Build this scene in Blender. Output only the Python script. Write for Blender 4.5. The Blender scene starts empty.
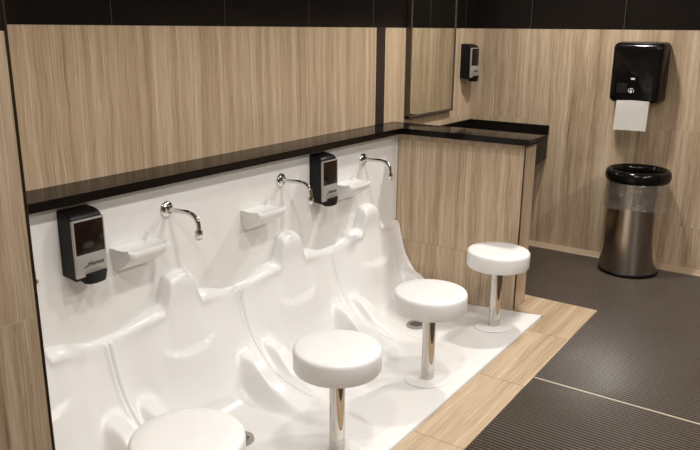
import bpy, bmesh, math, random
from mathutils import Vector, Matrix
random.seed(4)
C = bpy.context.scene.collection
PI = math.pi

# ------------------------------------------------------------------ helpers
def link(o, parent=None):
    C.objects.link(o)
    if parent: o.parent = parent
    return o

def obj(name, bm, m, parent=None, smooth=False, loc=(0, 0, 0), angle=None):
    me = bpy.data.meshes.new(name)
    bmesh.ops.recalc_face_normals(bm, faces=bm.faces)
    bm.to_mesh(me); bm.free()
    if m: me.materials.append(m)
    if smooth or angle:
        for p in me.polygons: p.use_smooth = True
    if angle:
        me.set_sharp_from_angle(angle=math.radians(angle))
    o = bpy.data.objects.new(name, me)
    o.location = loc
    return link(o, parent)

def thing(name, label, cat, loc=(0, 0, 0), group=None):
    o = bpy.data.objects.new(name, None); C.objects.link(o)
    o.empty_display_size = .1
    o.location = loc
    return tag(o, label, cat, group)

def tag(o, label, cat, group=None):
    o['label'] = label; o['category'] = cat
    if group: o['group'] = group
    return o

def struct(o):
    o['kind'] = 'structure'; return o

def dup(root, loc, label):
    r = root.copy(); C.objects.link(r); r.location = loc; r['label'] = label
    for ch in list(root.children):
        c = ch.copy(); C.objects.link(c); c.parent = r
        for g in list(ch.children):
            d = g.copy(); C.objects.link(d); d.parent = c
    return r

def add_box(bm, x0, x1, y0, y1, z0, z1, bev=0, seg=2):
    r = bmesh.ops.create_cube(bm, size=1)
    vs = r['verts']
    for v in vs:
        v.co = Vector((x0 + (v.co.x + .5) * (x1 - x0), y0 + (v.co.y + .5) * (y1 - y0), z0 + (v.co.z + .5) * (z1 - z0)))
    if bev:
        es = list({e for v in vs for e in v.link_edges})
        bmesh.ops.bevel(bm, geom=es, offset=bev, segments=seg, profile=.5, affect='EDGES')
    return vs

def box(*a, **k):
    bm = bmesh.new(); add_box(bm, *a, **k); return bm

def add_prism(bm, pts, axis, a, b):
    """pts: 2D outline; extruded along axis ('x','y','z') from a to b"""
    def P(p, t):
        return {'x': (t, p[0], p[1]), 'y': (p[0], t, p[1]), 'z': (p[0], p[1], t)}[axis]
    A = [bm.verts.new(P(p, a)) for p in pts]; B = [bm.verts.new(P(p, b)) for p in pts]
    n = len(pts)
    fs = [bm.faces.new(A), bm.faces.new(B[::-1])]
    for i in range(n):
        fs.append(bm.faces.new((A[i], A[(i + 1) % n], B[(i + 1) % n], B[i])))
    return fs

def add_lathe(bm, prof, n=48, c=(0, 0), closed=False):
    """prof: list of (r,z). r==0 ends become poles"""
    rings = []
    for r, z in prof:
        if r < 1e-6: rings.append([bm.verts.new((c[0], c[1], z))])
        else: rings.append([bm.verts.new((c[0] + r * math.cos(2 * PI * i / n), c[1] + r * math.sin(2 * PI * i / n), z)) for i in range(n)])
    pairs = list(zip(rings, rings[1:])) + ([(rings[-1], rings[0])] if closed else [])
    for A, B in pairs:
        for i in range(n):
            j = (i + 1) % n
            if len(A) == 1 and len(B) == 1: continue
            if len(A) == 1: bm.faces.new((A[0], B[i], B[j]))
            elif len(B) == 1: bm.faces.new((A[i], A[j], B[0]))
            else: bm.faces.new((A[i], A[j], B[j], B[i]))

def catmull(pts, n):
    """resample list of tuples with a centripetal-ish Catmull-Rom, n samples per span"""
    P = [Vector(p) for p in pts]
    P = [P[0] * 2 - P[1]] + P + [P[-1] * 2 - P[-2]]
    out = []
    for i in range(1, len(P) - 2):
        a, b, c, d = P[i - 1], P[i], P[i + 1], P[i + 2]
        for k in range(n):
            t = k / n
            out.append(.5 * ((2 * b) + (c - a) * t + (2 * a - 5 * b + 4 * c - d) * t * t + (3 * b - a - 3 * c + d) * t ** 3))
    out.append(P[-2].copy())
    return out

def add_tube(bm, path, rad, n=16):
    rings = []
    up = Vector((1, 0, 0))
    for i, p in enumerate(path):
        t = (path[min(i + 1, len(path) - 1)] - path[max(i - 1, 0)]).normalized()
        s = t.cross(up).normalized(); w = s.cross(t)
        r = rad(i / (len(path) - 1)) if callable(rad) else rad
        rings.append([bm.verts.new(p + (math.cos(2 * PI * k / n) * s + math.sin(2 * PI * k / n) * w) * r) for k in range(n)])
    for A, B in zip(rings, rings[1:]):
        for k in range(n):
            bm.faces.new((A[k], A[(k + 1) % n], B[(k + 1) % n], B[k]))
    bm.faces.new(rings[0][::-1]); bm.faces.new(rings[-1])

def sm(a, b, x):
    t = max(0., min(1., (x - a) / (b - a))); return t * t * (3 - 2 * t)

# ------------------------------------------------------------------ materials
class NT:
    def __init__(s, name):
        s.m = bpy.data.materials.new(name); s.m.use_nodes = True
        s.t = s.m.node_tree; s.b = s.t.nodes['Principled BSDF']
    def n(s, typ, **k):
        x = s.t.nodes.new(typ)
        for a, v in k.items(): setattr(x, a, v)
        return x
    def l(s, a, b): s.t.links.new(a, b)
    def math(s, op, a, b=None, c=None):
        x = s.n('ShaderNodeMath', operation=op)
        for i, v in enumerate((a, b, c)):
            if v is None: continue
            if isinstance(v, (int, float)): x.inputs[i].default_value = v
            else: s.l(v, x.inputs[i])
        return x.outputs[0]
    def ramp(s, f, stops):
        x = s.n('ShaderNodeValToRGB'); e = x.color_ramp.elements
        while len(e) < len(stops): e.new(.5)
        for el, (p, c) in zip(e, stops):
            el.position = p; el.color = (*c, 1)
        s.l(f, x.inputs[0]); return x.outputs[0]
    def mix(s, f, a, b, mode='MIX'):
        x = s.n('ShaderNodeMix', data_type='RGBA', blend_type=mode)
        if isinstance(f, (int, float)): x.inputs[0].default_value = f
        else: s.l(f, x.inputs[0])
        for i, v in ((6, a), (7, b)):
            if isinstance(v, tuple): x.inputs[i].default_value = (*v, 1)
            else: s.l(v, x.inputs[i])
        return x.outputs[2]
    def noise(s, vec, scale=1, detail=3, rough=.55):
        x = s.n('ShaderNodeTexNoise'); x.inputs['Scale'].default_value = scale
        x.inputs['Detail'].default_value = detail; x.inputs['Roughness'].default_value = rough
        if vec is not None: s.l(vec, x.inputs['Vector'])
        return x.outputs['Fac']
    def dull(s, f):
        d = s.n('ShaderNodeBsdfDiffuse'); d.inputs[0].default_value = (.006, .005, .0045, 1)
        x = s.n('ShaderNodeMixShader'); x.inputs[0].default_value = f
        s.l(s.b.outputs[0], x.inputs[1]); s.l(d.outputs[0], x.inputs[2])
        s.l(x.outputs[0], [q for q in s.t.nodes if q.type == 'OUTPUT_MATERIAL'][0].inputs[0])
    def bump(s, h, strength, dist=.01):
        x = s.n('ShaderNodeBump'); x.inputs['Strength'].default_value = strength; x.inputs['Distance'].default_value = dist
        s.l(h, x.inputs['Height']); s.l(x.outputs[0], s.b.inputs['Normal'])
    def set(s, **k):
        for a, v in k.items():
            i = s.b.inputs[a.replace('_', ' ')]
            if isinstance(v, tuple) and len(v) == 3: v = (*v, 1)
            i.default_value = v
        return s

def plain(name, col, rough=.4, metal=0, spec=.5, coat=0, wob=0, dull=0):
    k = NT(name); k.set(Roughness=rough, Metallic=metal)
    if dull: k.dull(dull)
    k.b.inputs['Specular IOR Level'].default_value = spec
    k.b.inputs['Coat Weight'].default_value = coat
    tc = k.n('ShaderNodeTexCoord')
    f = k.noise(tc.outputs['Object'], 14, 3)
    k.l(k.mix(f, tuple(c * .95 for c in col), tuple(min(1, c * 1.05) for c in col)), k.b.inputs['Base Color'])
    if wob: k.bump(k.noise(tc.outputs['Object'], 60, 2), wob, .002)
    return k.m

def wood(name, across, along, a0=0., aw=.6475, l0=1.65, lw=.665, seams=(True, True), seamcol=(.36, .28, .19), tone=1., rough=.32, seamw=.0013, seam_mix=.6, shift=.06, fine=1., fleck=.22, con=1.):
    """wood-look porcelain tile: streaks run along `along`; thin joints every aw / lw metres"""
    k = NT(name)
    tc = k.n('ShaderNodeTexCoord'); sp = k.n('ShaderNodeSeparateXYZ'); k.l(tc.outputs['Object'], sp.inputs[0])
    A = sp.outputs['XYZ'.index(across)]; L = sp.outputs['XYZ'.index(along)]
    ua = k.math('DIVIDE', k.math('SUBTRACT', A, a0), aw); ul = k.math('DIVIDE', k.math('SUBTRACT', L, l0), lw)
    ia = k.math('FLOOR', ua); il = k.math('FLOOR', ul)
    wn = k.n('ShaderNodeTexWhiteNoise', noise_dimensions='2D')
    cv = k.n('ShaderNodeCombineXYZ'); k.l(ia, cv.inputs[0]); k.l(il, cv.inputs[1]); k.l(cv.outputs[0], wn.inputs['Vector'])
    off = k.math('MULTIPLY', wn.outputs['Value'], shift)
    wob_v = k.n('ShaderNodeCombineXYZ'); k.l(k.math('MULTIPLY', A, 3.), wob_v.inputs[0]); k.l(k.math('MULTIPLY', L, 2.2), wob_v.inputs[1])
    k.l(off, wob_v.inputs[2])
    wobble = k.math('MULTIPLY', k.math('SUBTRACT', k.noise(wob_v.outputs[0], 1, 2), .5), .035)
    Aw = k.math('ADD', k.math('ADD', A, off), wobble)
    def streak(fa, fl, d, r):
        v = k.n('ShaderNodeCombineXYZ'); k.l(k.math('MULTIPLY', Aw, fa), v.inputs[0]); k.l(k.math('MULTIPLY', L, fl), v.inputs[1]); k.l(off, v.inputs[2])
        return k.noise(v.outputs[0], 1, d, r)
    n1 = streak(16 * fine, .35, 2, .5); n2 = streak(60 * fine, .9, 4, .65); n3 = streak(230, 5, 2, .6); n4 = streak(150, 7, 1, .5)
    s = k.math('ADD', k.math('ADD', k.math('MULTIPLY', n1, .34), k.math('MULTIPLY', n2, .36)), k.math('MULTIPLY', n3, .30))
    s = k.math('ADD', k.math('MULTIPLY', k.math('SUBTRACT', s, .495), con), .495)
    c = k.ramp(s, [(.34, (.208*tone, .140*tone, .083*tone)), (.44, (.408*tone, .290*tone, .184*tone)), (.52, (.530*tone, .400*tone, .268*tone)), (.63, (.705*tone, .580*tone, .420*tone))])
    fl = k.math('GREATER_THAN', n4, .72)
    c = k.mix(k.math('MULTIPLY', fl, fleck), c, (.20*tone, .14*tone, .09*tone))
    jm = None
    for u, w, on in ((ua, aw, seams[0]), (ul, lw, seams[1])):
        if not on: continue
        fr = k.math('SUBTRACT', u, k.math('FLOOR', k.math('ADD', u, .5)))
        j = k.math('LESS_THAN', k.math('ABSOLUTE', fr), seamw / w)
        jm = j if jm is None else k.math('MAXIMUM', jm, j)
    if jm is not None: c = k.mix(k.math('MULTIPLY', jm, seam_mix), c, seamcol)
    k.l(c, k.b.inputs['Base Color']); k.set(Roughness=rough)
    k.bump(s, .08, .002)
    return k.m

def tile_dark(name, across, a0, aw):
    k = NT(name)
    tc = k.n('ShaderNodeTexCoord'); sp = k.n('ShaderNodeSeparateXYZ'); k.l(tc.outputs['Object'], sp.inputs[0])
    A = sp.outputs['XYZ'.index(across)]
    u = k.math('DIVIDE', k.math('SUBTRACT', A, a0), aw)
    fr = k.math('SUBTRACT', u, k.math('FLOOR', k.math('ADD', u, .5)))
    j = k.math('LESS_THAN', k.math('ABSOLUTE', fr), .0012 / aw)
    v = k.n('ShaderNodeCombineXYZ'); k.l(k.math('MULTIPLY', A, 40), v.inputs[0]); k.l(sp.outputs[2], v.inputs[2])
    n = k.noise(v.outputs[0], 1, 3)
    c = k.mix(n, (.006, .0045, .004), (.013, .010, .008))
    k.l(k.mix(j, c, (.085, .08, .07)), k.b.inputs['Base Color']); k.set(Roughness=.22)
    k.b.inputs['Specular IOR Level'].default_value = .35
    return k.m

def make_mat_rubber():
    k = NT('ribbed_rubber')
    tc = k.n('ShaderNodeTexCoord')
    n = k.noise(tc.outputs['Object'], 3.2, 4); n2 = k.noise(tc.outputs['Object'], 55, 3)
    c = k.mix(n2, (.046, .032, .023), (.094, .070, .052))
    k.l(c, k.b.inputs['Base Color'])
    k.l(k.ramp(n, [(.30, (.30, .30, .30)), (.70, (.42, .42, .42))]), k.b.inputs['Roughness'])
    sp = k.n('ShaderNodeSeparateXYZ'); k.l(tc.outputs['Object'], sp.inputs[0])
    w = k.math('SINE', k.math('MULTIPLY', sp.outputs[1], 2 * PI / .012))
    k.bump(k.math('ADD', k.math('MULTIPLY', w, .12), k.math('MULTIPLY', n2, .5)), .08, .002)
    return k.m

def make_granite():
    k = NT('black_granite')
    tc = k.n('ShaderNodeTexCoord')
    n = k.noise(tc.outputs['Object'], 260, 2)
    k.l(k.ramp(n, [(.55, (.008, .006, .005)), (.72, (.035, .026, .02))]), k.b.inputs['Base Color'])
    k.set(Roughness=.10); k.b.inputs['Specular IOR Level'].default_value = .3; k.dull(.34); return k.m

def make_steel():
    k = NT('brushed_steel'); k.set(Metallic=1., Roughness=.20)
    tc = k.n('ShaderNodeTexCoord'); mp = k.n('ShaderNodeMapping'); mp.inputs['Scale'].default_value = (2, 2, 160)
    k.l(tc.outputs['Object'], mp.inputs[0]); n = k.noise(mp.outputs[0], 3, 3)
    k.l(k.mix(n, (.46, .42, .375), (.66, .61, .55)), k.b.inputs['Base Color'])
    k.bump(n, .06, .001); return k.m

def make_film():
    k = NT('clear_film')
    t = k.n('ShaderNodeBsdfTransparent'); t.inputs[0].default_value = (.93, .93, .93, 1)
    g = k.n('ShaderNodeBsdfGlossy'); g.inputs['Roughness'].default_value = .06; g.inputs['Color'].default_value = (.9, .9, .9, 1)
    d = k.n('ShaderNodeBsdfDiffuse'); d.inputs[0].default_value = (.8, .78, .75, 1)
    tc = k.n('ShaderNodeTexCoord'); n = k.noise(tc.outputs['Object'], 22, 3, .6)
    b = k.n('ShaderNodeBump'); b.inputs['Strength'].default_value = .9; b.inputs['Distance'].default_value = .02
    k.l(n, b.inputs['Height']); k.l(b.outputs[0], g.inputs['Normal'])
    m1 = k.n('ShaderNodeMixShader'); m1.inputs[0].default_value = .30; k.l(t.outputs[0], m1.inputs[1]); k.l(g.outputs[0], m1.inputs[2])
    m2 = k.n('ShaderNodeMixShader'); m2.inputs[0].default_value = .06; k.l(m1.outputs[0], m2.inputs[1]); k.l(d.outputs[0], m2.inputs[2])
    out = [x for x in k.t.nodes if x.type == 'OUTPUT_MATERIAL'][0]
    k.l(m2.outputs[0], out.inputs[0]); k.t.nodes.remove(k.b); return k.m

def make_acrylic():
    k = NT('white_acrylic'); k.set(Roughness=.30)
    tc = k.n('ShaderNodeTexCoord'); n = k.noise(tc.outputs['Object'], 5, 3)
    k.l(k.mix(n, (.775, .765, .745), (.81, .80, .785)), k.b.inputs['Base Color'])
    k.b.inputs['Coat Weight'].default_value = .12; k.b.inputs['Coat Roughness'].default_value = .2
    return k.m

def emitter(name, col, s):
    k = NT(name); k.set(Base_Color=(1, 1, 1)); k.b.inputs['Emission Color'].default_value = (*col, 1); k.b.inputs['Emission Strength'].default_value = s
    return k.m

M = dict(
    wood_x=wood('wood_tile_back', 'X', 'Z', a0=1.93, seams=(False, True), fine=1.6, con=.78, tone=1.14, fleck=.42),
    wood_y=wood('wood_tile_right', 'Y', 'Z', a0=2.051, aw=.673, seams=(True, True), seam_mix=.5, fine=.8, tone=.88),
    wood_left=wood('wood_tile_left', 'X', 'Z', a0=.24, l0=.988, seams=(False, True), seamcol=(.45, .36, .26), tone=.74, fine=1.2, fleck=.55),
    wood_div=wood('wood_tile_divider', 'Y', 'Z', a0=1.49, aw=1.3, l0=.306, seams=(False, True), seamcol=(.2, .14, .09)),
    wood_plain=wood('wood_tile_plain', 'X', 'Z', seams=(False, False)),
    wood_floor=wood('wood_tile_floor', 'Y', 'X', a0=1.19, aw=5., l0=2.385, lw=.65, seams=(False, True), seamcol=(.12, .08, .05), tone=.92, con=.75, rough=.3, seamw=.0018, seam_mix=.8, shift=3.7),
    dark_x=tile_dark('dark_tile_back', 'X', 1.93, .648), dark_y=tile_dark('dark_tile_right', 'Y', 2.051, .673),
    strip=plain('dark_accent', (.028, .018, .018), .35), granite=make_granite(), acrylic=make_acrylic(),
    panel=plain('white_panel', (.795, .78, .755), .28, spec=.4), seat=plain('white_seat', (.80, .79, .77), .3),
    post=plain('polished_post', (.56, .53, .49), .06, 1), chrome=plain('chrome', (.70, .69, .67), .06, 1), steel=make_steel(), metal_trim=plain('bronze_trim', (.09, .068, .045), .4, 1),
    blackp=plain('black_plastic', (.006, .0055, .0055), .40, dull=.45), blackg=plain('black_gloss', (.005, .0045, .0045), .12, dull=.45),
    grey=plain('silver_plastic', (.42, .40, .38), .35, .3), smoke=plain('smoked_window', (.018, .008, .005), .1, dull=.4),
    drain=plain('drain_metal', (.40, .37, .34), .35, .6),
    ink=plain('black_ink', (.01, .01, .01), .5), paper=plain('paper', (.90, .88, .83), .9), film=make_film(),
    rubber=make_mat_rubber(), base=plain('beige_cove_tile', (.36, .26, .17), .4), subfloor=plain('grey_screed', (.30, .25, .19), .7),
    ceil=plain('ceiling_paint', (.78, .76, .72), .8), plaster=plain('beige_plaster', (.50, .41, .31), .6),
    darkwall=plain('dark_brown_wall', (.10, .075, .055), .5),
    mirror=plain('mirror_glass', (.90, .90, .82), .02, 1), mframe=plain('mirror_frame', (.13, .105, .085), .35, .6),
    badge=plain('badge_grey', (.12, .11, .11), .4), white_ink=plain('white_ink', (.62, .60, .58), .5),
    level=plain('level_window', (.016, .014, .014), .2, dull=.3), amber=plain('indicator', (.10, .095, .09), .2), brass=plain('strip_metal', (.62, .54, .42), .35, .3),
    lamp=emitter('lamp_diffuser', (1, .90, .76), 12),
)

# ------------------------------------------------------------------ the setting
YB = 2.507      # back wall plane
XR = 5.33       # right wall plane
ZT = 1.65       # top of the wood tile
ZC = 2.75
H = 1.65

w = struct(obj('wall_back', box(.86, XR + .15, YB, YB + .12, -.15, ZT), M['wood_x']))
obj('dark_tile_band', box(.86, XR + .15, YB, YB + .12, ZT, ZC), M['dark_x'], w)
obj('accent_strip', box(3.915, 4.018, YB - .0015, YB + .01, 1.0, ZT), M['strip'], w)
w = struct(obj('wall_right', box(XR, XR + .15, -2.3, YB, -.15, ZT), M['wood_y']))
obj('dark_tile_band', box(XR, XR + .15, -2.3, YB, ZT, ZC), M['dark_y'], w)
w = struct(obj('wall_left', box(-1.75, .884, 1.5, YB + .12, -.15, 1.637), M['wood_left']))
obj('dark_tile_band', box(-1.75, .884, 1.5, YB + .12, 1.637, ZC), M['dark_x'], w)
struct(obj('trim_1', box(.8785, .886, 1.497, 1.506, -.02, ZC, bev=.003), M['metal_trim']))
w = struct(obj('wall_divider', box(3.937, 4.106, 1.494, YB, -.13, 1.0075), M['wood_div']))
obj('corner_bead', box(3.9365, 3.944, 1.4915, 1.499, 0, 1.0075), M['metal_trim'], w)
obj('end_tile', box(3.944, 4.104, 1.4915, 1.494, 0, 1.0075), M['wood_plain'], w)
struct(obj('wall_front', box(-1.9, XR + .15, -2.45, -2.3, -.15, ZC), M['darkwall']))
struct(obj('wall_side', box(-1.9, -1.75, -2.3, YB + .12, -.15, ZC), M['plaster']))
struct(obj('ceiling', box(-1.9, XR + .15, -2.45, YB + .12, ZC, ZC + .1), M['ceil']))
bm = bmesh.new()
add_box(bm, -1.9, XR + .1, -2.4, 1.308, -.15, -.014)
add_box(bm, 3.99, XR + .1, 1.309, YB + .05, -.15, -.014)
struct(obj('floor', bm, M['subfloor']))
bm = bmesh.new(); add_prism(bm, [(XR - .001, -.012), (5.268, -.012), (5.268, .003), (5.274, .009), (XR - .012, .024), (XR - .001, .030)], 'y', -2.29, YB - .001)
for v in bm.verts: pass
struct(obj('baseboard_right', bm, M['base']))
bm = bmesh.new()
add_box(bm, .2, 3.6, 1.070, 1.306, -.014, .001)
add_box(bm, 3.6, 4.215, 1.070, 1.306, -.014, .001)
bm.free()
bm = bmesh.new()
add_prism(bm, [(.2, 1.07), (4.215, 1.07), (4.215, YB), (4.107, YB), (4.107, 1.489), (3.934, 1.489), (3.934, 1.306), (.2, 1.306)], 'z', -.014, .001)
struct(obj('trim_2', bm, M['wood_floor']))
struct(obj('trim_3', box(3.1505, 3.1585, -2.2, 1.066, -.014, .002), M['brass']))

# ribbed mats (ribs run away from the basins, along Y)
def ribbed(x0, x1, ymax):
    bm = bmesh.new(); per = .020; seg = 6
    xs = []; x = x0
    while x < x1 - 1e-6:
        for k in range(seg):
            xx = x + per * k / seg
            if xx < x1: xs.append((xx, k))
        x += per
    prof = [-.0048, .0032, .0045, .0045, .0032, -.0048]
    rows = []
    for xx, k in xs:
        z = -.0045 + prof[k]; y1 = ymax(xx)
        rows.append((bm.verts.new((xx, -2.2, z)), bm.verts.new((xx, y1, z)), bm.verts.new((xx, -2.2, -.0139)), bm.verts.new((xx, y1, -.0139))))
    for a, b in zip(rows, rows[1:]):
        bm.faces.new((a[0], b[0], b[1], a[1])); bm.faces.new((a[2], a[3], b[3], b[2]))
        bm.faces.new((a[0], a[2], b[2], b[0])); bm.faces.new((a[1], b[1], b[3], a[3]))
    bm.faces.new((rows[0][0], rows[0][1], rows[0][3], rows[0][2])); bm.faces.new((rows[-1][0], rows[-1][2], rows[-1][3], rows[-1][1]))
    return bm
tag(obj('floor_mat', ribbed(.2, 3.150, lambda x: 1.067), M['rubber']), 'dark ribbed rubber floor mat nearer the camera, in front of the pale seam strip', 'floor mat', 'ribbed floor mats')
tag(obj('floor_mat', ribbed(3.159, 5.264, lambda x: 1.067 if x < 4.218 else 2.49), M['rubber']), 'dark ribbed rubber floor mat beyond the pale seam strip, under the trash can', 'floor mat', 'ribbed floor mats')

# ------------------------------------------------------------------ granite ledge
def ledge_mesh():
    bm = bmesh.new()
    z0, z1 = 1.008, 1.044
    # outline of the L on plan, chamfer comes from the bevel
    pts = [(.887, 2.300), (3.888, 2.300), (3.888, 1.452), (4.150, 1.452), (4.150, YB - .002), (.887, YB - .002)]
    fs = add_prism(bm, pts, 'z', z0, z1)
    es = []
    for e in bm.edges:
        a, b = e.verts
        if abs(a.co.z - b.co.z) < 1e-6:
            m = (a.co + b.co) / 2
            if m.y < YB - .01 and m.x > .9: es.append(e)
    bmesh.ops.bevel(bm, geom=es, offset=.0125, segments=4, profile=.5, affect='EDGES')
    return bm
tag(obj('granite_ledge', ledge_mesh(), M['granite'], angle=40), 'L-shaped glossy black granite ledge capping the white washing panel and the low wood divider', 'ledge')

# ------------------------------------------------------------------ white splash panel
P = thing('splash_panel', 'tall glossy white panel behind the washing basins, under the black ledge', 'wall panel', (2.41, 2.353, 0))
PX, PY = 2.41, 2.353
obj('panel', box(.887 - PX, 3.936 - PX, 0, .15, -.12, 1.0075), M['panel'], P)
obj('edge_bead', box(3.924 - PX, 3.9355 - PX, -.010, 0, .44, 1.0075, bev=.004), M['panel'], P)

# ------------------------------------------------------------------ moulded basins
HALF = .38115
def lerp(a, b, t): return a + (b - a) * t
TAILF = [(1.600, -.020), (1.450, -.009), (1.335, .002), (1.320, .001), (1.316, -.012)]
SEAM = [(2.352, .430), (2.336, .432), (2.318, .412), (2.299, .330), (2.260, .215), (2.185, .105), (2.080, .020), (1.950, -.024), (1.800, -.036), (1.690, -.029)] + TAILF
ARM  = [(2.352, .430), (2.336, .432), (2.318, .412), (2.303, .345), (2.268, .235), (2.222, .150), (2.120, .112), (1.985, .012), (1.810, -.042), (1.690, -.033)] + TAILF
INN  = [(2.352, .430), (2.336, .432), (2.316, .412), (2.296, .372), (2.240, .255), (2.200, .110), (2.140, -.015), (2.020, -.064), (1.820, -.062), (1.690, -.048)] + TAILF
def profile(u):
    a = abs(u)
    wi = 1 - sm(.205, .268, a)          # inner bowl
    wi_top = 1 - sm(.14, .34, a)        # backrest bulges gently
    ws = sm(.325, .375, a)              # seam flange
    peak = 1 - sm(.060, .112, a)
    sh = 1 - sm(.12, .33, a)
    T = .430 + .052 * sh + .130 * peak - .024 * peak * (a / .085) ** 2 * (a < .1)
    pts = []
    for i in range(len(SEAM)):
        t = wi if i >= 5 else wi_top
        y = lerp(ARM[i][0], INN[i][0], t); z = lerp(ARM[i][1], INN[i][1], t)
        y = lerp(y, SEAM[i][0], ws); z = lerp(z, SEAM[i][1], ws)
        if i <= 2:
            z += T - .430
            if i == 1: y -= .014 * max(sh, peak)
            if i == 2: y -= .034 * max(sh, peak); z -= .004 + .012 * max(sh, peak)
        if i == 3: z += (T - .43) * .45; y -= .014 * max(sh, peak)
        pts.append((y, z))
    return pts
def basin_mesh():
    bm = bmesh.new()
    NU = 112; NS = 12
    cols = []; tail = []
    for j in range(NU + 1):
        u = -HALF + 2 * HALF * j / NU
        a = abs(u)
        pts = catmull([(0, y, z) for y, z in profile(u)], NS)
        col = []
        for p in pts:
            y, z = p.y, p.z
            # smile-shaped shelf pressed into the backrest
            za = .258 + 1.5 * u * u
            if y > 2.1:
                d = .024 * max(0., 1 - (a / .165) ** 2) * (1 - sm(za - .005, za + .005, z))
                y -= d * sm(.06, .25, z)
            # raised, rounded flange along the joint with the next unit
            lip = .8 * sm(.354, .366, a) * (1 - .9 * sm(.372, .381, a)) * sm(1.70, 1.95, y) * (1 - sm(.40, .425, z))
            y -= .010 * lip * sm(.02, .12, z); z += .010 * lip * (1 - sm(.05, .2, z))
            # drain dish
            r = math.hypot(u + .03, y - 1.94)
            if z < .03: z -= .010 * (1 - sm(.03, .20, r))
            col.append(bm.verts.new((u, y - PY, z)))
        cols.append(col)
        tail.append((bm.verts.new((u, 1.316 - PY, -.12)), bm.verts.new((u, 2.352 - PY, -.12))))
    full = [c + [t[0], t[1]] for c, t in zip(cols, tail)]
    n = len(full[0])
    for A, B in zip(full, full[1:]):
        for i in range(n):
            k = (i + 1) % n
            bm.faces.new((A[i], B[i], B[k], A[k]))
    bm.faces.new(full[0]); bm.faces.new(full[-1][::-1])
    return bm
CX = [.885 + .7625 * (k + .5) for k in range(4)]
blabels = ['white moulded washing basin nearest the left wood wall, mostly cut off by it',
           'white moulded washing basin under the tap just right of the nearest soap dispenser',
           'white moulded washing basin under the tap just left of the second soap dispenser',
           'white moulded washing basin at the far end against the low wood divider']
def make_basin():
    t = thing('washing_basin', blabels[0], 'basin', (CX[0], PY, 0), 'moulded washing basins')
    b = obj('basin_shell', basin_mesh(), M['acrylic'], t, angle=55)
    dz = -.0705
    bm = bmesh.new(); add_lathe(bm, [(0, dz + .005), (.040, dz + .005), (.046, dz + .0085), (.056, dz + .006), (.058, dz - .006), (0, dz - .006)], 32, (-.03, 1.94 - PY))
    d = obj('drain', bm, M['drain'], t, angle=40)
    bm = bmesh.new()
    for k in range(-2, 3):
        hw = .034 * math.sqrt(1 - (k / 3.2) ** 2)
        add_box(bm, -.03 + k * .013 - .0030, -.03 + k * .013 + .0030, 1.94 - PY - hw, 1.94 - PY + hw, dz + .0042, dz + .0058)
    obj('drain_slots', bm, M['ink'], d)
    return t
basin0 = make_basin()
basins = [basin0] + [dup(basin0, (CX[k], PY, 0), blabels[k]) for k in (1, 2, 3)]
for b in basins[2:]:
    bm = box(-.024, .024, 2.286 - PY, 2.296 - PY, .536, .546, bev=.001)
    obj('badge', bm, M['badge'], b)

# ------------------------------------------------------------------ stools
slabels = ['white round stool nearest the camera, cut off by the bottom edge, no post showing',
           'white round stool on a chrome post, second nearest the camera',
           'white round stool on a chrome post, third from the camera, before the end basin',
           'white round stool on a chrome post farthest away, beside the low wood divider']
def make_stool():
    t = thing('stool', slabels[0], 'stool', (1.315, 1.5, -.0125), 'fixed round stools')
    bm = bmesh.new()
    add_lathe(bm, [(0, .366), (.155, .366), (.170, .3685), (.1745, .376), (.1757, .440), (.1744, .4505), (.170, .4575), (.161, .4612), (.12, .463), (0, .4635)], 64)
    obj('seat', bm, M['seat'], t, smooth=True)
    bm = bmesh.new(); add_lathe(bm, [(0, .3655), (.0318, .3655), (.0318, .0075), (0, .0075)], 40)
    obj('post', bm, M['post'], t, angle=40)
    bm = bmesh.new(); add_lathe(bm, [(0, .0075), (.090, .0073), (.102, .0065), (.110, .0045), (.111, .0035), (0, .0035)], 48)
    for v in bm.verts: v.co.z -= .0755 * v.co.y
    obj('base_disc', bm, M['acrylic'], t, angle=50)
    return t
s0 = make_stool()
for k, x in ((1, 2.098), (2, 2.858), (3, 3.655)): dup(s0, (x, 1.5, -.0125), slabels[k])

# ------------------------------------------------------------------ taps
flabels = ['chrome wall tap nearest the left wood wall, almost hidden by it',
           'chrome wall tap just right of the nearest soap dispenser',
           'chrome wall tap just left of the second soap dispenser',
           'chrome wall tap at the far end next to the low wood divider']
def make_tap():
    t = thing('wall_tap', flabels[0], 'tap', (CX[0], PY, .889), 'wall taps over the basins')
    bm = bmesh.new(); add_lathe(bm, [(0, 0), (.036, 0), (.036, .004), (.031, .011), (.019, .016), (.016, .024), (0, .024)], 32)
    bmesh.ops.rotate(bm, verts=bm.verts, cent=(0, 0, 0), matrix=Matrix.Rotation(PI / 2, 3, 'X'))
    obj('wall_flange', bm, M['chrome'], t, angle=40)
    bm = bmesh.new()
    path = catmull([(0, -.015, 0), (0, -.07, .002), (0, -.125, .004), (0, -.160, -.002), (0, -.183, -.018), (0, -.192, -.042), (0, -.192, -.075)], 6)
    add_tube(bm, path, .0108)
    obj('spout', bm, M['chrome'], t, angle=50)
    bm = bmesh.new(); add_lathe(bm, [(0, -.064), (.0160, -.064), (.0175, -.068), (.0175, -.088), (.0150, -.091), (.0145, -.103), (0, -.103)], 24, (0, -.192))
    obj('aerator', bm, M['chrome'], t, angle=40)
    return t
f0 = make_tap()
for k in (1, 2, 3): dup(f0, (CX[k] - .009, PY, .889), flabels[k])

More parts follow.
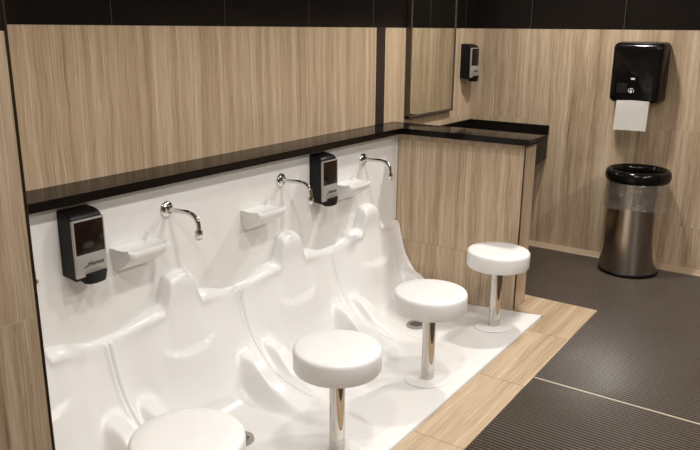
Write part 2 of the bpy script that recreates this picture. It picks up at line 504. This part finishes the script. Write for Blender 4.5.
# ------------------------------------------------------------------ soap dishes
dlabels = ['white soap dish on the white panel, just right of the nearest soap dispenser',
           'white soap dish on the white panel midway between two taps, no dispenser beside it',
           'white soap dish on the white panel, just right of the second soap dispenser']
def make_dish():
    t = thing('soap_dish', dlabels[0], 'soap dish', (1.712, PY, .69), 'soap dishes on the white panel')
    bm = bmesh.new()
    # side profile (y out from panel, z) swept along x with a tapering lower edge
    prof = [(-.001, .097), (-.016, .093), (-.060, .090), (-.108, .093), (-.122, .099), (-.130, .098), (-.134, .090), (-.132, .078), (-.122, .062), (-.095, .040), (-.060, .018), (-.030, .004), (-.001, 0)]
    W = .205; N = 24; rows = []
    for i in range(N + 1):
        f = i / N; q = abs(2 * f - 1)
        ins = 1 - .10 * max(0, (q - .72) / .28) ** 2.2
        rows.append([])
        for y, z in prof:
            xx = .004 + W * (.5 + (f - .5) * (1 - .16 * (1 - min(1, z / .085))))
            rows[-1].append(bm.verts.new((xx, y * ins, z + (.006 if (q > .9 and -.128 < y < -.01 and z > .085) else 0))))
    for A, B in zip(rows, rows[1:]):
        for i in range(len(prof)):
            j = (i + 1) % len(prof); bm.faces.new((A[i], A[j], B[j], B[i]))
    bm.faces.new(rows[0]); bm.faces.new(rows[-1][::-1])
    obj('tray', bm, M['panel'], t, angle=50)
    bm = bmesh.new(); add_prism(bm, [(.160, .090), (.207, .090), (.209, .100), (.207, .112), (.200, .124), (.193, .126), (.189, .121), (.178, .104)], 'y', -.020, -.001)
    bmesh.ops.bevel(bm, geom=bm.edges[:], offset=.003, segments=2, affect='EDGES')
    obj('back_lug', bm, M['panel'], t)
    return t
d0 = make_dish()
for k, x in ((1, 2.472), (2, 3.236)): dup(d0, (x, PY, .69), dlabels[k])

# ------------------------------------------------------------------ soap dispensers
plabels = ['black soap dispenser with smoked window nearest the camera, under the left end of the ledge',
           'black soap dispenser with smoked window, hanging under the ledge midway along the white panel',
           'black soap dispenser on the wood wall by the mirror, above the black vanity']
def text_mesh(s, size, shear, depth):
    cu = bpy.data.curves.new('lettering', 'FONT'); cu.body = s; cu.size = size; cu.shear = shear; cu.extrude = depth; cu.offset = size * .012
    o = bpy.data.objects.new('lettering', cu); C.objects.link(o)
    bpy.context.view_layer.update()
    me = bpy.data.meshes.new_from_object(o.evaluated_get(bpy.context.evaluated_depsgraph_get()))
    bpy.data.objects.remove(o); bpy.data.curves.remove(cu)
    bm = bmesh.new(); bm.from_mesh(me); bpy.data.meshes.remove(me)
    return bm
def make_dispenser():
    # origin: middle of the back, bottom;  faces -Y;  0.135 wide, .11 deep, .285 high
    t = thing('soap_dispenser', plabels[0], 'soap dispenser', (1.566, PY, .702), 'wall soap dispensers')
    W = .0672
    bm = bmesh.new()
    prof = [(-.001, .028), (-.078, .020), (-.084, .030), (-.086, .10), (-.087, .225), (-.086, .255), (-.081, .267), (-.068, .276), (-.040, .283), (-.001, .285)]
    add_prism(bm, prof, 'x', -W, W)
    es = [e for e in bm.edges if abs(abs(e.verts[0].co.x) - W) < 1e-5 and abs(e.verts[0].co.x - e.verts[1].co.x) < 1e-5 and min(e.verts[0].co.y, e.verts[1].co.y) < -.01 and not (e.verts[0].co.y > -.005 and e.verts[1].co.y > -.005)]
    bmesh.ops.bevel(bm, geom=es, offset=.007, segments=3, profile=.5, affect='EDGES')
    obj('housing', bm, M['blackp'], t, angle=35)
    # silver front cover: frame round the window + lower plate
    bm = bmesh.new()
    add_box(bm, -.0678, .0678, -.0925, -.080, .034, .122, bev=.003)
    for a in ((-.0678, -.0615, .118, .255), (.0632, .0678, .118, .255), (-.0678, .0678, .249, .256)):
        add_box(bm, a[0], a[1], -.0925, -.080, a[2], a[3], bev=.0015)
    f = obj('front_cover', bm, M['grey'], t, angle=40)
    bm = text_mesh('zhanue', .026, .40, .0003)
    bmesh.ops.rotate(bm, verts=bm.verts, cent=(0, 0, 0), matrix=Matrix.Rotation(PI / 2, 3, 'X'))
    bmesh.ops.translate(bm, verts=bm.verts, vec=(-.022, -.0930, .074))
    add_tube(bm, [Vector(p) for p in ((-.018, -.0928, .077), (-.030, -.0928, .073), (-.035, -.0928, .069), (-.022, -.0928, .0725))], .0013, 6)
    obj('lettering', bm, M['ink'], f)
    bm = bmesh.new(); add_box(bm, -.0625, .064, -.0905, -.080, .121, .250, bev=.002)
    obj('window', bm, M['smoke'], t, angle=40)
    # push lever, bulging at the bottom right of the front
    bm = bmesh.new()
    pts = catmull([(-.032, -.085, 0), (-.028, -.102, 0), (-.004, -.114, 0), (.030, -.113, 0), (.058, -.104, 0), (.064, -.085, 0)], 5)
    out = [(p.x, p.y) for p in pts] + [(.064, -.06), (-.032, -.06)]
    add_prism(bm, out, 'z', .004, .046)
    for v in bm.verts:
        if v.co.z < .01: v.co.y = v.co.y * .93; v.co.x *= .92
    bmesh.ops.bevel(bm, geom=[e for e in bm.edges if abs(e.verts[0].co.z - e.verts[1].co.z) < 1e-5], offset=.005, segments=2, affect='EDGES')
    obj('push_lever', bm, M['blackp'], t, angle=40)
    return t
p0 = make_dispenser()
dup(p0, (3.090, PY, .702), plabels[1])
dup(p0, (5.177, YB, 1.252), plabels[2])

# ------------------------------------------------------------------ mirror
t = thing('wall_mirror', 'tall mirror in a thin dark metal frame on the wood wall behind the divider', 'mirror', (4.615, YB, 1.05))
bm = bmesh.new(); fx0, fx1, z1 = 4.283 - 4.615, 4.948 - 4.615, 1.45
for a in ((fx0, fx0 + .018, 0, z1), (fx1 - .018, fx1, 0, z1), (fx0, fx1, 0, .018), (fx0, fx1, z1 - .018, z1)):
    add_box(bm, a[0], a[1], -.036, -.001, a[2], a[3], bev=.002)
obj('frame', bm, M['mframe'], t)
obj('glass', box(fx0 + .012, fx1 - .012, -.032, -.002, .012, z1 - .012), M['mirror'], t)

# ------------------------------------------------------------------ vanity behind the divider
t = thing('vanity', 'black stone vanity with raised backsplash behind the low wood divider', 'vanity', (4.70, 2.15, 0))
VX, VY = 4.70, 2.15
bm = bmesh.new()
add_prism(bm, [(5.322 - VX, .862), (4.175 - VX, .862), (4.175 - VX, .66), (4.60 - VX, .62), (5.322 - VX, .695)], 'y', 1.850 - VY, 2.505 - VY)
obj('apron', bm, M['granite'], t)
bm = bmesh.new(); add_box(bm, 4.165 - VX, 5.325 - VX, 1.846 - VY, 2.5055 - VY, .8625, .885, bev=.004)
obj('countertop', bm, M['granite'], t)
bm = bmesh.new(); add_box(bm, 5.311 - VX, 5.3285 - VX, 1.846 - VY, 2.5055 - VY, .8855, .948, bev=.002)
add_box(bm, 4.165 - VX, 5.3105 - VX, 2.489 - VY, 2.5055 - VY, .8855, .948, bev=.002)
obj('backsplash', bm, M['granite'], t)

# ------------------------------------------------------------------ paper towel dispenser
t = thing('towel_dispenser', 'glossy black paper towel dispenser with a white sheet hanging out, on the right wall', 'paper towel dispenser', (XR, 1.214, 1.195))
bm = bmesh.new()
def rrect(w0, w1, z0, z1, r, n=6):
    pts = []
    for (cx, cz, a0) in ((w1 - r, z1 - r, 0), (w0 + r, z1 - r, 90), (w0 + r, z0 + r, 180), (w1 - r, z0 + r, 270)):
        for k in range(n + 1):
            a = math.radians(a0 + 90 * k / n); pts.append((cx + r * math.cos(a), cz + r * math.sin(a)))
    return pts
layers = [(-.001, 0, .030), (-.03, -.002, .030), (-.15, .004, .032), (-.178, .010, .034), (-.190, .019, .036), (-.196, .034, .030)]
rows = []
for x, ins, r in layers:
    rows.append([bm.verts.new((x, y, z)) for y, z in rrect(-.162 + ins, .176 - ins, -.026 + ins * .6, .376 - ins, r)])
for A, B in zip(rows, rows[1:]):
    n = len(A)
    for i in range(n): bm.faces.new((A[i], A[(i + 1) % n], B[(i + 1) % n], B[i]))
bm.faces.new(rows[0]); bm.faces.new(rows[-1][::-1])
cov = obj('cover', bm, M['blackg'], t, angle=50)
bm = bmesh.new(); add_box(bm, -.1975, -.195, .005, .031, .130, .142, bev=.001)
obj('logo', bm, M['white_ink'], cov)
bm = bmesh.new()
for y0, y1, z0, z1 in ((.036, .041, .046, .068), (.016, .030, .042, .062), (.004, .008, .046, .066), (.012, .032, .068, .074)):
    add_box(bm, -.1975, -.195, y0, y1, z0, z1)
obj('pictograms', bm, M['white_ink'], cov)
bm = bmesh.new(); add_box(bm, -.1970, -.195, .050, .118, .040, .105, bev=.001)
obj('level_window', bm, M['level'], cov)
bm = bmesh.new()
pts = catmull([(-.180, .03, 0), (-.192, .0, 0), (-.199, -.06, 0), (-.205, -.14, 0), (-.211, -.207, 0)], 5)
for s in (0, 1): pass
A = []
for p in pts:
    A.append([bm.verts.new((p.x + dx, y, p.y + dz)) for (y, dx, dz) in ((-.103, 0, 0), (.006, -.003, 0), (.112, .001, -.004))])
for a, b in zip(A, A[1:]):
    for i in (0, 1): bm.faces.new((a[i], a[i + 1], b[i + 1], b[i]))
bmesh.ops.solidify(bm, geom=bm.faces[:], thickness=.001)
obj('paper_sheet', bm, M['paper'], t, angle=60)

# ------------------------------------------------------------------ trash can and its liner
BX, BY = 5.118, 1.124
t = thing('trash_can', 'round brushed steel trash can with a black open-top lid, against the right wood wall', 'trash can', (BX, BY, 0))
bm = bmesh.new(); add_lathe(bm, [(.192, .020), (.196, .022), (.197, .655), (.192, .657), (.192, .06)], 64, closed=True)
obj('body', bm, M['steel'], t, angle=40)
bm = bmesh.new(); add_lathe(bm, [(0, .0), (.196, .0), (.201, .004), (.201, .022), (.196, .026), (0, .026)], 64)
obj('base_ring', bm, M['blackp'], t, angle=40)
bm = bmesh.new()
ring = []
for k in range(16):
    a = 2 * PI * k / 16; ring.append((.188 + .027 * math.cos(a), .690 + .044 * math.sin(a)))
add_lathe(bm, ring, 64, closed=True)
obj('lid_ring', bm, M['blackg'], t, smooth=True)
bm = bmesh.new()
random.seed(9)
rows = []; n = 96
ph = [random.uniform(0, 6.28) for _ in range(8)]
for i, z in enumerate([.662, .645, .615, .585, .555, .525, .500, .480, .470, .468]):
    row = []
    for k in range(n):
        a = 2 * PI * k / n
        wv = sum(math.sin(a * f + ph[q] + z * g) for q, (f, g) in enumerate(((5, 9), (9, -22), (14, 31), (23, -17)))) * .0016
        r = .2025 + wv + (.006 if i > 6 else 0) * (1 + .5 * math.sin(a * 3))
        if i == 0: r = .199
        row.append(bm.verts.new((BX + r * math.cos(a), BY + r * math.sin(a), z + .012 * math.sin(2 * a + 1) * (i / 9))))
    rows.append(row)
for A, B in zip(rows, rows[1:]):
    for k in range(n): bm.faces.new((A[k], A[(k + 1) % n], B[(k + 1) % n], B[k]))
bmesh.ops.solidify(bm, geom=bm.faces[:], thickness=.0008)
tag(obj('bin_liner', bm, M['film'], None, smooth=True), 'clear crinkled plastic bag edge folded over the top of the steel trash can', 'bin liner')

# ------------------------------------------------------------------ ceiling lights
def make_light():
    t = thing('ceiling_light', 'round recessed ceiling downlight above the washing area', 'ceiling light', (0, 0, ZC), 'recessed ceiling downlights')
    bm = bmesh.new(); add_lathe(bm, [(.070, -.001), (.095, -.001), (.095, -.008), (.088, -.012), (.070, -.010)], 32, closed=True)
    obj('trim_ring', bm, M['seat'], t, angle=40)
    bm = bmesh.new(); add_lathe(bm, [(0, -.002), (.070, -.002), (.070, -.006), (0, -.006)], 32)
    obj('diffuser', bm, M['lamp'], t, angle=40)
    return t
LIGHTS = [(.55, .80, .36), (1.65, .80, .36), (2.75, .80, .36), (4.45, 1.50, .80),
          (-.3, -1.3, .12), (1.2, -1.1, .55), (2.5, -1.0, .85), (3.8, -.9, .85)]
l0 = make_light()
for i, (x, y, p) in enumerate(LIGHTS):
    r = l0 if i == 0 else dup(l0, (x, y, ZC), l0['label'])
    r.location = (x, y, ZC)
    ld = bpy.data.lights.new('downlight', 'AREA'); ld.shape = 'DISK'; ld.size = .16; ld.energy = 26 * p; ld.color = (1, .965, .925)
    ld.spread = math.radians(150)
    lo = bpy.data.objects.new('downlight', ld); C.objects.link(lo); lo.location = (x, y, ZC - .015)
wd = bpy.data.worlds.new('world'); bpy.context.scene.world = wd; wd.use_nodes = True
wd.node_tree.nodes['Background'].inputs[0].default_value = (1, .92, .82, 1); wd.node_tree.nodes['Background'].inputs[1].default_value = .05

# ------------------------------------------------------------------ camera
yaw, pit, rol, fpx = 0.9675717779345065, 0.2687078563901857, 0.008585746074348154, 717.618
fw = Vector((math.sin(yaw) * math.cos(pit), math.cos(yaw) * math.cos(pit), -math.sin(pit)))
r = fw.cross(Vector((0, 0, 1))).normalized(); u = r.cross(fw)
r2 = math.cos(rol) * r + math.sin(rol) * u; u2 = -math.sin(rol) * r + math.cos(rol) * u
cam = bpy.data.cameras.new('camera'); cam.sensor_width = 36; cam.lens = 36 * fpx / 700; cam.clip_start = .02
co = bpy.data.objects.new('camera', cam); C.objects.link(co)
co.matrix_world = Matrix(((r2.x, u2.x, -fw.x, 0), (r2.y, u2.y, -fw.y, 0), (r2.z, u2.z, -fw.z, H), (0, 0, 0, 1)))
S = bpy.context.scene; S.camera = co
S.view_settings.view_transform = 'Standard'; S.view_settings.look = 'None'
S.view_settings.exposure = .62; S.view_settings.gamma = 1; S.view_settings.use_curve_mapping = False
